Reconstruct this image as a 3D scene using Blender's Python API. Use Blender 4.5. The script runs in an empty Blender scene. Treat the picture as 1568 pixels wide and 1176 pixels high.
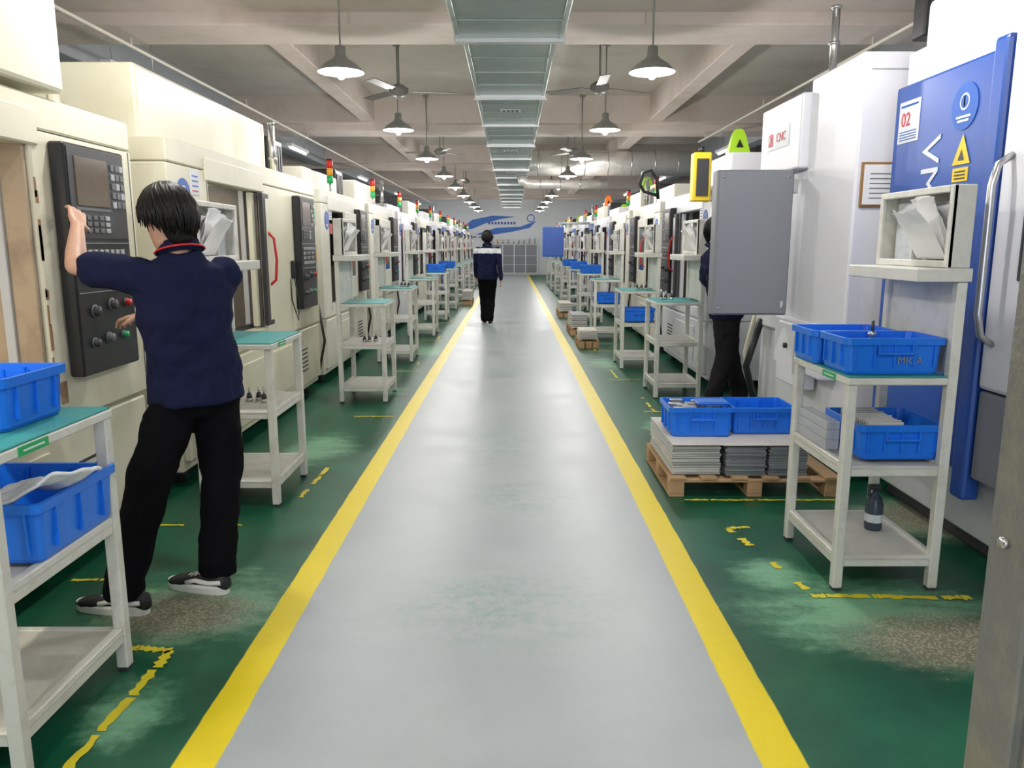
import bpy, bmesh, math, random
from mathutils import Vector, Matrix, noise
R=random.Random(7)
V=Vector
# ---------------------------------------------------------------- materials
MATS={}
def mat(name,col,rough=.5,metal=0,grime=0.0,gcol=(.25,.2,.14),scale=3.0,bump=0,emit=0,trans=0,alpha=1,fine=0,spec=.5):
    if name in MATS: return MATS[name]
    m=bpy.data.materials.new(name); m.use_nodes=True; nt=m.node_tree; b=nt.nodes['Principled BSDF']
    c=(col[0],col[1],col[2],1)
    b.inputs['Base Color'].default_value=c
    b.inputs['Roughness'].default_value=rough; b.inputs['Metallic'].default_value=metal
    b.inputs['Specular IOR Level'].default_value=spec
    if trans: b.inputs['Transmission Weight'].default_value=trans
    if alpha<1: b.inputs['Alpha'].default_value=alpha
    if emit:
        b.inputs['Emission Color'].default_value=c; b.inputs['Emission Strength'].default_value=emit
    geo=nt.nodes.new('ShaderNodeNewGeometry')
    n=nt.nodes.new('ShaderNodeTexNoise'); n.inputs['Scale'].default_value=scale; n.inputs['Detail'].default_value=6; n.inputs['Roughness'].default_value=.65
    nt.links.new(geo.outputs['Position'],n.inputs['Vector'])
    r=nt.nodes.new('ShaderNodeValToRGB'); r.color_ramp.elements[0].position=.48; r.color_ramp.elements[1].position=.78
    g=max(grime,0.04)
    r.color_ramp.elements[0].color=(0,0,0,1); r.color_ramp.elements[1].color=(g,g,g,1)
    nt.links.new(n.outputs['Fac'],r.inputs['Fac'])
    mx=nt.nodes.new('ShaderNodeMix'); mx.data_type='RGBA'
    mx.inputs[6].default_value=c; gg=gcol if grime else tuple(x*.8 for x in col)
    mx.inputs[7].default_value=(gg[0],gg[1],gg[2],1)
    nt.links.new(r.outputs['Color'],mx.inputs[0]); nt.links.new(mx.outputs[2],b.inputs['Base Color'])
    if bump:
        n2=nt.nodes.new('ShaderNodeTexNoise'); n2.inputs['Scale'].default_value=fine or 60
        nt.links.new(geo.outputs['Position'],n2.inputs['Vector'])
        bp=nt.nodes.new('ShaderNodeBump'); bp.inputs['Strength'].default_value=bump; bp.inputs['Distance'].default_value=.01
        nt.links.new(n2.outputs['Fac'],bp.inputs['Height']); nt.links.new(bp.outputs['Normal'],b.inputs['Normal'])
    MATS[name]=m; return m
cream=mat('cream_paint',(.76,.73,.57),.42,0,.35,(.5,.43,.28),2.5)
cream2=mat('cream_paint_pale',(.78,.76,.66),.42,0,.2,(.55,.5,.38),2.5)
white=mat('white_paint',(.80,.80,.85),.38,0,.12,(.6,.6,.6),2)
greyp=mat('grey_enamel',(.22,.23,.26),.45,0,.1,(.17,.17,.19),3)
greyl=mat('light_grey_enamel',(.55,.56,.57),.45,0,.15,(.4,.4,.4),3)
cartp=mat('cart_paint',(.70,.70,.65),.5,0,.5,(.38,.34,.26),9)
shelfp=mat('shelf_paint',(.58,.58,.53),.5,0,.6,(.38,.36,.3),7)
teal=mat('teal_mat',(.03,.29,.29),.55,0,.4,(.11,.34,.30),10)
blueb=mat('blue_plastic',(.010,.18,.80),.32,0,.15,(.01,.13,.6),12)
blued=mat('blue_paint',(.016,.080,.38),.35,0,.1,(.02,.09,.36),3)
black=mat('black_panel',(.013,.014,.016),.4,0,.2,(.035,.035,.035),8)
dark=mat('dark_grey',(.04,.04,.045),.5)
keyg=mat('key_grey',(.13,.135,.14),.5)
keyb=mat('key_white',(.40,.42,.42),.5)
screen=mat('screen_glass',(.11,.08,.055),.15,0,.3,(.22,.17,.12),6)
glassd=mat('tinted_window',(.04,.05,.05),.08,0)
steel=mat('brushed_steel',(.6,.6,.6),.28,.9,.2,(.35,.33,.3),10)
galv=mat('galvanised_duct',(.29,.35,.33),.36,.75,.6,(.19,.25,.24),2.2,bump=.3,fine=8)
foil=mat('foil_duct',(.88,.85,.80),.32,.45,.35,(.5,.46,.4),4,bump=1.0,fine=9)
inner=mat('machine_interior',(.15,.13,.11),.5,.1,.7,(.06,.045,.03),5)
innerw=mat('machine_interior_warm',(.46,.36,.25),.5,.1,.7,(.20,.13,.08),4)
rust=mat('chipped_edge',(.30,.17,.09),.7,0,.6,(.6,.5,.35),18)
red=mat('red_plastic',(.6,.02,.02),.4)
green=mat('green_plastic',(.02,.4,.12),.4)
amber=mat('amber_plastic',(.8,.35,.02),.4)
lime=mat('lime_plastic',(.38,.66,.03),.4)
orange=mat('orange_plastic',(.85,.2,.03),.4)
yellowm=mat('yellow_paint',(.85,.6,.02),.45,0,.3,(.5,.35,.05),8)
paper=mat('paper',(.88,.88,.88),.8)
papert=mat('paper_printed',(.62,.66,.7),.8,0,.6,(.25,.3,.35),30)
wood=mat('pallet_wood',(.50,.32,.17),.75,0,.5,(.3,.18,.09),8,bump=.3)
sheetm=mat('aluminium_sheet',(.42,.43,.42),.35,.7,.4,(.3,.31,.31),12)
card=mat('cardboard',(.70,.67,.60),.8,0,.3,(.5,.45,.35),8)
clear=mat('clear_plastic',(.8,.83,.85),.2,0,alpha=.4)
bluest=mat('sticker_blue',(.012,.10,.46),.5)
redst=mat('sticker_red',(.65,.04,.06),.5)
whitest=mat('sticker_white',(.74,.77,.82),.5)
wood2=mat('frame_wood',(.3,.16,.06),.5)
lampm=mat('lamp_shade',(.30,.31,.29),.4,.4)
lampin=mat('lamp_reflector',(.9,.9,.88),.4,emit=1.0)
bulb=mat('bulb_glow',(1,.97,.93),.4,emit=12)
striplight=mat('strip_glow',(1,.98,.95),.4,emit=6)
fanm=mat('fan_paint',(.20,.20,.18),.6)
worn=mat('worn_steel_frame',(.26,.26,.25),.45,.5,.7,(.40,.37,.26),9,bump=.3)
skin=mat('skin',(.58,.34,.24),.5,0,.1,(.5,.27,.2),12)
hairm=mat('black_hair',(.006,.005,.005),.5,spec=.3)
navy=mat('navy_cotton',(.009,.012,.042),.9,0,.2,(.016,.02,.055),7,spec=.15)
blackcl=mat('black_cotton',(.0045,.0045,.006),.95,spec=.08)
greycl=mat('charcoal_cotton',(.020,.018,.021),.9,spec=.15)
whitecl=mat('white_cloth',(.74,.76,.80),.9)
solem=mat('shoe_sole',(.75,.74,.7),.6)
shoem=mat('shoe_black',(.012,.012,.014),.6)
eyem=mat('eye',(.7,.7,.7),.2)
mural=mat('mural_blue',(.03,.16,.6),.5)
ylime=mat('marking_yellow',(.72,.60,.02),.5,0,.5,(.4,.4,.05),14)
# ---------------------------------------------------------------- builder
class B:
    def __init__(s): s.bm=bmesh.new(); s.mats=[]
    def mi(s,m):
        if m not in s.mats: s.mats.append(m)
        return s.mats.index(m)
    def add(s,t,m,smooth=False,M=None):
        if M is not None: bmesh.ops.transform(t,matrix=M,verts=t.verts)
        i=s.mi(m)
        for f in t.faces: f.material_index=i; f.smooth=smooth
        me=bpy.data.meshes.new('t'); t.to_mesh(me); t.free(); s.bm.from_mesh(me); bpy.data.meshes.remove(me)
    def box(s,x0,x1,y0,y1,z0,z1,m,bev=.004,M=None):
        if x0>x1:x0,x1=x1,x0
        if y0>y1:y0,y1=y1,y0
        if z0>z1:z0,z1=z1,z0
        t=bmesh.new(); bmesh.ops.create_cube(t,size=1)
        for v in t.verts: v.co=V(((x0+x1)/2+v.co.x*(x1-x0),(y0+y1)/2+v.co.y*(y1-y0),(z0+z1)/2+v.co.z*(z1-z0)))
        bev=min(bev,.3*min(x1-x0,y1-y0,z1-z0))
        if bev>.0008: bmesh.ops.bevel(t,geom=t.edges[:],offset=bev,segments=2 if bev>.01 else 1,affect='EDGES',profile=.5)
        s.add(t,m,False,M)
    def loft(s,rings,m,cap=True,smooth=True,M=None):
        t=bmesh.new(); rr=[[t.verts.new(p) for p in r] for r in rings]; n=len(rr[0])
        for a,b in zip(rr,rr[1:]):
            for i in range(n):
                t.faces.new((a[i],a[(i+1)%n],b[(i+1)%n],b[i]))
        if cap: t.faces.new(rr[0][::-1]); t.faces.new(rr[-1])
        bmesh.ops.recalc_face_normals(t,faces=t.faces)
        s.add(t,m,smooth,M)
    def cyl(s,p0,p1,r0,m,r1=None,seg=14,smooth=True):
        r1=r0 if r1 is None else r1; p0=V(p0);p1=V(p1); d=(p1-p0).normalized()
        u=d.orthogonal().normalized(); w=d.cross(u)
        mk=lambda c,r:[c+(u*math.cos(2*math.pi*i/seg)+w*math.sin(2*math.pi*i/seg))*r for i in range(seg)]
        s.loft([mk(p0,r0),mk(p1,r1)],m,True,smooth)
    def tube(s,pts,r,m,seg=8):
        pts=[V(p) for p in pts]; n=len(pts); rs=r if isinstance(r,(list,tuple)) else [r]*n
        rings=[]; u=None
        for i,p in enumerate(pts):
            d=(pts[min(i+1,n-1)]-pts[max(i-1,0)]).normalized()
            if u is None: u=d.orthogonal().normalized()
            u=(u-d*u.dot(d)).normalized(); w=d.cross(u)
            rings.append([p+(u*math.cos(2*math.pi*k/seg)+w*math.sin(2*math.pi*k/seg))*rs[i] for k in range(seg)])
        s.loft(rings,m)
    def sph(s,c,r,m,seg=14,M=None):
        t=bmesh.new(); bmesh.ops.create_uvsphere(t,u_segments=seg,v_segments=max(6,seg*2//3),radius=1)
        rr=r if isinstance(r,(tuple,list)) else (r,r,r)
        for v in t.verts: v.co=V((v.co.x*rr[0],v.co.y*rr[1],v.co.z*rr[2]))
        s.add(t,m,True,Matrix.Translation(V(c))@(M if M is not None else Matrix()))
    def lathe(s,prof,c,m,seg=24):
        c=V(c); s.loft([[c+V((r*math.cos(2*math.pi*i/seg),r*math.sin(2*math.pi*i/seg),z)) for i in range(seg)] for r,z in prof],m,False)
    def poly(s,pts,m,thick=None):
        t=bmesh.new(); f=t.faces.new([t.verts.new(V(p)) for p in pts])
        if thick is not None:
            r=bmesh.ops.extrude_face_region(t,geom=[f]); 
            for v in [g for g in r['geom'] if isinstance(g,bmesh.types.BMVert)]: v.co+=V(thick)
        bmesh.ops.recalc_face_normals(t,faces=t.faces)
        s.add(t,m)
    def disc(s,c,n,r,m,th=.003,seg=28):
        c=V(c); n=V(n).normalized(); s.cyl(c,c+n*th,r,m,seg=seg,smooth=False)
    def text(s,txt,size,M,m):
        cu=bpy.data.curves.new('t','FONT'); cu.body=txt; cu.size=size; cu.extrude=.001; cu.align_x='CENTER'; cu.align_y='CENTER'
        o=bpy.data.objects.new('t',cu); bpy.context.collection.objects.link(o)
        dg=bpy.context.evaluated_depsgraph_get(); me=bpy.data.meshes.new_from_object(o.evaluated_get(dg))
        t=bmesh.new(); t.from_mesh(me); s.add(t,m,False,M)
        bpy.data.objects.remove(o); bpy.data.curves.remove(cu); bpy.data.meshes.remove(me)
    def done(s,name,parent=None,recenter=True):
        co=[v.co for v in s.bm.verts]
        c=V((0,0,0))
        if recenter:
            c=V(((min(v.x for v in co)+max(v.x for v in co))/2,(min(v.y for v in co)+max(v.y for v in co))/2,min(v.z for v in co)))
            bmesh.ops.translate(s.bm,verts=s.bm.verts,vec=-c)
        me=bpy.data.meshes.new(name); s.bm.to_mesh(me); s.bm.free()
        for m in s.mats: me.materials.append(m)
        o=bpy.data.objects.new(name,me); o.location=c; bpy.context.collection.objects.link(o)
        if parent: 
            o.parent=parent; o.location=c-V(parent.location)
        return o
def empty(name,loc=(0,0,0)):
    e=bpy.data.objects.new(name,None); e.location=loc; e.empty_display_size=.2; bpy.context.collection.objects.link(e); return e
# ---------------------------------------------------------------- floor material
def floor_mat():
    m=bpy.data.materials.new('painted_floor'); m.use_nodes=True; nt=m.node_tree; L=nt.links; bs=nt.nodes['Principled BSDF']
    geo=nt.nodes.new('ShaderNodeNewGeometry'); sp=nt.nodes.new('ShaderNodeSeparateXYZ'); L.new(geo.outputs['Position'],sp.inputs[0])
    def MT(op,a,b=None,c=None,clamp=False):
        n=nt.nodes.new('ShaderNodeMath'); n.operation=op; n.use_clamp=clamp
        for i,x in enumerate((a,b,c)):
            if x is None: continue
            if isinstance(x,(int,float)): n.inputs[i].default_value=x
            else: L.new(x,n.inputs[i])
        return n.outputs[0]
    def NZ(scale,detail=5,vec=None,rough=.6,sc=None):
        n=nt.nodes.new('ShaderNodeTexNoise'); n.inputs['Scale'].default_value=scale; n.inputs['Detail'].default_value=detail; n.inputs['Roughness'].default_value=rough
        src=geo.outputs['Position']
        if sc:
            mp=nt.nodes.new('ShaderNodeMapping'); mp.inputs['Scale'].default_value=sc; L.new(src,mp.inputs[0]); src=mp.outputs[0]
        L.new(src,n.inputs['Vector']); return n.outputs['Fac']
    def MIX(f,a,b):
        n=nt.nodes.new('ShaderNodeMix'); n.data_type='RGBA'
        if isinstance(f,(int,float)): n.inputs[0].default_value=f
        else: L.new(f,n.inputs[0])
        for i,x in ((6,a),(7,b)):
            if isinstance(x,tuple): n.inputs[i].default_value=(*x,1)
            else: L.new(x,n.inputs[i])
        return n.outputs[2]
    def SM(x,a,b):
        n=nt.nodes.new('ShaderNodeMapRange'); n.interpolation_type='SMOOTHSTEP'; L.new(x,n.inputs[0]); n.inputs[1].default_value=a; n.inputs[2].default_value=b; return n.outputs[0]
    x=MT('ADD',sp.outputs[0],MT('MULTIPLY',MT('SUBTRACT',NZ(5,3),.5),.014)); y=sp.outputs[1]
    def band(a,b): return MT('MULTIPLY',SM(x,a-.003,a+.003),MT('SUBTRACT',1,SM(x,b-.003,b+.003)))
    def spot(cx,cy,rx,ry):
        dx=MT('DIVIDE',MT('SUBTRACT',sp.outputs[0],cx),rx); dy=MT('DIVIDE',MT('SUBTRACT',y,cy),ry)
        d=MT('ADD',MT('MULTIPLY',dx,dx),MT('MULTIPLY',dy,dy)); return MT('POWER',2.718,MT('MULTIPLY',d,-1))
    def sm(lst):
        o=None
        for q in lst:
            t=spot(*q); o=t if o is None else MT('MAXIMUM',o,t)
        return o
    nbig=NZ(2.2,6); nf=NZ(22,6,rough=.75); nst=NZ(3,6,sc=(1,3,1)); nh=NZ(90,3,rough=.8)
    g=MIX(SM(nbig,.3,.75),(.002,.060,.028),(.004,.120,.056))
    g=MIX(MT('MULTIPLY',SM(nst,.6,.85),.25),g,(.04,.24,.13))
    worn=sm([(-1.3,3.05,.55,.5),(-1.45,5.6,.38,.6),(-1.3,7.9,.3,.4),(1.5,2.98,.75,.45),(1.2,3.35,.25,.3),(1.3,6.3,.3,.4),(-1.25,2.3,.2,.25),(2.4,4.1,.7,.5),(1.2,9.8,.3,.8),(-1.2,11,.3,.9)])
    wm=SM(MT('ADD',worn,MT('MULTIPLY',MT('SUBTRACT',MT('ADD',MT('MULTIPLY',nst,.6),MT('MULTIPLY',nf,.4)),.5),1.6)),.45,1.1)
    g=MIX(MT('MULTIPLY',wm,.75),g,(.25,.53,.33))
    core=sm([(-1.36,2.98,.40,.28),(1.74,2.76,.60,.30),(2.4,4.1,.6,.4)])
    cm=SM(MT('ADD',core,MT('MULTIPLY',MT('SUBTRACT',MT('ADD',MT('MULTIPLY',nf,.6),MT('MULTIPLY',nst,.4)),.5),1.1)),.36,.9)
    vor=nt.nodes.new('ShaderNodeTexVoronoi'); vor.inputs['Scale'].default_value=85; L.new(geo.outputs['Position'],vor.inputs['Vector'])
    terr=MIX(MT('MULTIPLY',SM(vor.outputs['Distance'],.25,.6),.85),(.36,.335,.25),(.14,.115,.075))
    g=MIX(MT('MULTIPLY',cm,.9),g,terr)
    gr=MIX(SM(nbig,.3,.7),(.385,.43,.45),(.425,.47,.49))
    gr=MIX(MT('MULTIPLY',SM(nf,.5,.8),.2),gr,(.33,.38,.385))
    gr=MIX(MT('MULTIPLY',SM(nh,.64,.72),.3),gr,(.25,.30,.30))
    aw=sm([(-.07,3.05,.42,.32),(-.1,5.9,.3,.7),(-.1,9.2,.35,.5),(.05,4.5,.3,.3),(-.2,14,.4,2.)])
    am=MT('MULTIPLY',MT('MULTIPLY',SM(MT('ADD',MT('MULTIPLY',nf,.55),MT('MULTIPLY',nst,.45)),.43,.64),aw),.6)
    gr=MIX(am,gr,(.15,.33,.26))
    col=MIX(band(-.87,.735),g,gr)
    ym=MT('MAXIMUM',band(-.995,-.868),band(.733,.868))
    ycol=MIX(MT('MULTIPLY',SM(nf,.5,.85),.4),(.83,.66,.002),(.62,.48,.02))
    col=MIX(ym,col,ycol)
    L.new(col,bs.inputs['Base Color'])
    rg=MT('ADD',.27,MT('MULTIPLY',nbig,.22)); rg=MT('ADD',rg,MT('MULTIPLY',cm,.25)); L.new(rg,bs.inputs['Roughness'])
    bp=nt.nodes.new('ShaderNodeBump'); bp.inputs['Strength'].default_value=.12; bp.inputs['Distance'].default_value=.004; L.new(nf,bp.inputs['Height']); L.new(bp.outputs[0],bs.inputs['Normal'])
    return m
# ---------------------------------------------------------------- room
XW=6.6; YB=-5.0; YE=40.0; ZC=4.15
ceilm=mat('ceiling_plaster',(.64,.60,.54),.85,0,.5,(.40,.33,.27),1.2,bump=.2)
beamm=mat('beam_plaster',(.72,.63,.58),.85,0,.5,(.45,.35,.28),1.6,bump=.2)
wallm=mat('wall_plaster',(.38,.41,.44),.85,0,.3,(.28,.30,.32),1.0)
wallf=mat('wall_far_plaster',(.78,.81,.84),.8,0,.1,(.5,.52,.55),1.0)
b=B(); b.box(-XW,XW,YB,YE,-.1,0,floor_mat(),0); b.done('floor')
b=B(); b.box(-XW,XW,YB,YE,ZC,ZC+.15,ceilm,0); b.done('ceiling')
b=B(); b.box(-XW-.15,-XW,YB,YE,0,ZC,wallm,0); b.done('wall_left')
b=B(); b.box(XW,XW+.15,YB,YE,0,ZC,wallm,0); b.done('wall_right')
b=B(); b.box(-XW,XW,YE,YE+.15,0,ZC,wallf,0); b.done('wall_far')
b=B()
b.box(-XW,-2.2,YB-.15,YB,0,ZC,wallm,0); b.box(2.2,XW,YB-.15,YB,0,ZC,wallm,0); b.box(-2.2,2.2,YB-.15,YB,3,ZC,wallm,0); b.done('wall_back')  # opening left in the unseen back wall to admit world light
for i,yb in enumerate([1.6,8.6,15.6,22.6,29.6,36.6]):
    b=B(); b.box(-XW,XW,yb-.75,yb,3.56,ZC+.02,beamm,.015); b.box(-XW,XW,yb-1.35 if i==1 else yb-.95,yb-.7,3.675,ZC+.02,beamm,.015); b.done('ceiling_beam')
for sx in (-1,1):
    b=B(); b.box(sx*2.62-.13,sx*2.62+.13,YB,YE,3.72,ZC+.02,beamm,.01); b.done('ceiling_beam')
    b=B(); b.box(sx*5.2-.15,sx*5.2+.15,YB,YE,3.62,ZC+.02,wallm,.01); b.done('ceiling_beam')
# central duct
b=B()
ys=[2.0,4.6,6.9,9.4,11.6,13.8,16.0,18.2,20.4,22.6,24.8,27,29.2,31.4,33.6,36]
cxd=-.02
for i,(a,c) in enumerate(zip(ys,ys[1:])):
    w=.43 if c<=6.9 else .375
    b.box(cxd-w,cxd+w,a,c,3.2,3.52,galv,.004)
    b.box(cxd-w-.035,cxd+w+.035,c-.035,c+.035,3.165,3.55,steel,.003)
    for q in range(3): 
        yy=a+(c-a)*(q+1)/4; b.box(cxd-w,cxd+w,yy-.008,yy+.008,3.190,3.2,galv,.001)
    b.box(cxd-w-.02,cxd-w+.02,a,c,3.192,3.22,galv,.003); b.box(cxd+w-.02,cxd+w+.02,a,c,3.192,3.22,galv,.003)
    if i in (1,3,5,7,9):
        ym=a+(c-a)*.45
        b.box(cxd-.13,cxd+.13,ym-.09,ym+.09,3.188,3.2,steel,.002); 
        for q in range(4): b.box(cxd-.10+q*.055,cxd-.065+q*.055,ym-.05,ym+.05,3.183,3.19,dark,.001)
    if i%2==0:
        for sx in (-1,1):
            b.cyl((cxd+sx*(w+.02),c,3.2),(cxd+sx*(w+.02),c,ZC),.008,steel,seg=6)
        b.box(cxd-w-.05,cxd+w+.05,c-.02,c+.02,3.15,3.17,steel,.002)
b.done('ventilation_duct')
b=B()
b.cyl((.365,19.0,3.41),(4.2,19.0,3.41),.29,foil,seg=24)
for q in range(7): b.cyl((.6+q*.55,19.0,3.41),(.62+q*.55,19.0,3.41),.298,steel,seg=24)
b.tube([(.25,20.0,3.195),(.27,20.0,3.08),(.38,20.0,3.01),(.55,20.0,3.0),(2.4,20.0,3.0)],.12,foil,16)
for q in range(4): b.cyl((.7+q*.5,20.0,3.0),(.72+q*.5,20.0,3.0),.13,steel,seg=18)
b.done('foil_air_duct')
for sx,x,z,ye in ((1,3.6,3.45,15.5),(-1,-3.8,3.45,39.9)):
    b=B(); b.cyl((x,YB,z),(x,ye,z),.018,cream2,seg=8)
    for k in range(12 if ye>30 else 6): b.cyl((x,k*3.4-2,z),(x,k*3.4-2,ZC-.6),.006,cream2,seg=6)
    b.done('ceiling_conduit')
for yy in (8.64,15.64,22.64):
    b=B(); b.cyl((-2.45,yy,3.8),(2.45,yy,3.8),.014,cream2,seg=8); b.done('wiring_conduit')
# ---------------------------------------------------------------- lamps & fans
def lamp(x,y,z=3.05,power=38):
    b=B()
    b.lathe([(.012,.22),(.045,.21),(.05,.13),(.075,.10),(.15,.055),(.205,.0),(.21,-.012)],(x,y,z),lampm)
    b.lathe([(.205,-.012),(.15,.045),(.07,.09),(.001,.1)],(x,y,z),lampin)
    b.sph((x,y,z+.0),(.05,.05,.075),bulb,12)
    b.cyl((x,y,z+.2),(x,y,ZC),.009,lampm,seg=8)
    b.cyl((x,y,ZC-.03),(x,y,ZC),.05,lampm,seg=12)
    o=b.done('pendant_lamp')
    ld=bpy.data.lights.new('bulb_light','POINT'); ld.shadow_soft_size=.05; ld.energy=power; ld.color=(1,.97,.94)
    lo=bpy.data.objects.new('bulb_light',ld); bpy.context.collection.objects.link(lo); lo.parent=o; lo.location=V((x,y,z-.14))-o.location
for i in range(9):
    y=7.4+i*3.6
    p=38 if i<4 else 30
    lamp(-1.55,y,power=p); lamp(1.27,y,power=p)
lamp(-1.55,3.8); lamp(1.27,3.8); lamp(-1.2,.2); lamp(1.2,.2); lamp(0,-2.6)
def fan(x,y,z=3.42,rot=0):
    b=B()
    b.cyl((x,y,z+.08),(x,y,ZC),.013,fanm,seg=8); b.cyl((x,y,ZC-.05),(x,y,ZC),.06,fanm,.03)
    b.lathe([(.001,-.07),(.07,-.065),(.12,-.02),(.12,.03),(.06,.07),(.001,.09)],(x,y,z),fanm)
    b.lathe([(.001,-.10),(.03,-.09),(.035,-.06)],(x,y,z),steel)
    for k in range(3):
        M=Matrix.Translation((x,y,z))@Matrix.Rotation(rot+k*2*math.pi/3,4,'Z')@Matrix.Rotation(.14,4,'X')
        b.box(.10,.24,-.02,.02,-.004,.004,fanm,.001,M); b.box(.2,.74,-.065,.065,-.005,.005,fanm,.002,M)
    b.done('ceiling_fan')
fan(-1.42,10.2,3.40,.2); fan(1.1,10.2,3.44,.5); fan(-1.5,16.7,3.4,.9); fan(1.3,16.7,3.4,.1); fan(-1.4,24.2,3.4,.4); fan(1.2,24.2,3.4,.6)
for sx in (-1,1):  # added fill tubes over both machine rows, put in to brighten the machine tops
    for k in range(6):
        y=2.5+k*7
        b=B(); x=sx*4.4
        b.box(x-.06,x+.06,y-.65,y+.65,3.42,3.48,white,.005); b.cyl((x,y-.6,3.40),(x,y+.6,3.40),.016,striplight,seg=10)
        b.cyl((x,y-.5,3.48),(x,y-.5,ZC-.002),.006,steel,seg=6); b.cyl((x,y+.5,3.48),(x,y+.5,ZC-.002),.006,steel,seg=6)
        o=b.done('added_fill_tube')
        ld=bpy.data.lights.new('added_fill_glow','AREA'); ld.shape='RECTANGLE'; ld.size=.1; ld.size_y=1.2; ld.energy=20; ld.color=(.93,.97,1)
        lo=bpy.data.objects.new('added_fill_glow',ld); bpy.context.collection.objects.link(lo); lo.parent=o; lo.location=V((x,y,3.37))-o.location
# ---------------------------------------------------------------- stickers
def fR(side):
    if side<0: return Matrix.Rotation(math.pi/2,4,'Z')@Matrix.Rotation(math.pi/2,4,'X')
    return Matrix.Rotation(-math.pi/2,4,'Z')@Matrix.Rotation(math.pi/2,4,'X')
def logo(b,side,x,y,z,r):
    n=(-side,0,0)
    b.disc((x,y,z),n,r,bluest)
    b.disc((x-side*.003,y,z+.2*r),n,r*.36,whitest,.001); b.disc((x-side*.004,y,z+.2*r),n,r*.28,bluest,.001)
    b.box(x-side*.004,x-side*.005,y-.06*r,y+.06*r,z+.0*r,z+.42*r,whitest,0)
    for q in range(2): b.box(x-side*.004,x-side*.005,y-(.55-.12*q)*r,y+(.55-.12*q)*r,z-(.48+.17*q)*r,z-(.38+.17*q)*r,whitest,0)
def control_panel(b,side,x,y0,y1,z0,z1):
    n=-side
    b.box(x,x-n*.07,y0,y1,z0,z1,black,.008)
    w=y1-y0; h=z1-z0
    f=lambda ya,yb,za,zb,m,t=.006: b.box(x,x+n*t,y0+w*ya,y0+w*yb,z0+h*za,z0+h*zb,m,.002)
    f(.03,.97,.60,.985,dark,.004)
    f(.12,.66,.74,.95,screen,.008); f(.10,.68,.72,.735,keyg)
    for r in range(3):
        for c in range(5):
            f(.14+c*.105,.21+c*.105,.625+r*.028,.645+r*.028,keyg if c<4 else keyb,.010)
    for r in range(5):
        for c in range(3):
            f(.72+c*.08,.78+c*.08,.74+r*.042,.77+r*.042,keyb if (r+c)%3==0 else keyg,.010)
    for r in range(4):
        for c in range(8):
            f(.12+c*.095,.18+c*.095,.40+r*.042,.425+r*.042,keyg if (r*c)%3 else keyb,.010)
    for yy,zz,rr,mm in ((.25,.28,.028,dark),(.55,.30,.028,dark),(.82,.30,.020,red),(.2,.14,.022,dark),(.45,.15,.025,keyg),(.72,.15,.018,green)):
        b.cyl((x,y0+w*yy,z0+h*zz),(x+n*.025,y0+w*yy,z0+h*zz),rr*.85,mm,seg=16); b.cyl((x,y0+w*yy,z0+h*zz),(x+n*.006,y0+w*yy,z0+h*zz),rr*1.1,keyg,seg=16)
    f(.03,.97,.575,.582,keyg); f(.03,.97,.36,.366,keyg)
def tower(b,x,y,z,r=.034):
    b.cyl((x,y,z),(x,y,z+.12),.012,steel,seg=8)
    for k,m in enumerate((green,amber,red)): b.cyl((x,y,z+.12+k*.085),(x,y,z+.202+k*.085),r,m,seg=12)
    b.cyl((x,y,z+.375),(x,y,z+.39),r,black,seg=12)
def caution(b,x,y,z,m=lime,s=1.0):
    rc=lambda w,d,zz:[V((x-w,y-d,zz)),V((x+w,y-d,zz)),V((x+w,y+d,zz)),V((x-w,y+d,zz))]
    b.loft([rc(.12*s,.08*s,z),rc(.12*s,.075*s,z+.03*s),rc(.075*s,.035*s,z+.22*s),rc(.055*s,.02*s,z+.27*s),rc(.03*s,.014*s,z+.29*s)],m,True,False)
    b.poly([(x-.04*s,y-.072*s,z+.08*s),(x+.04*s,y-.072*s,z+.08*s),(x,y-.054*s,z+.17*s)],black,(0,-.004,0))
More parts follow.
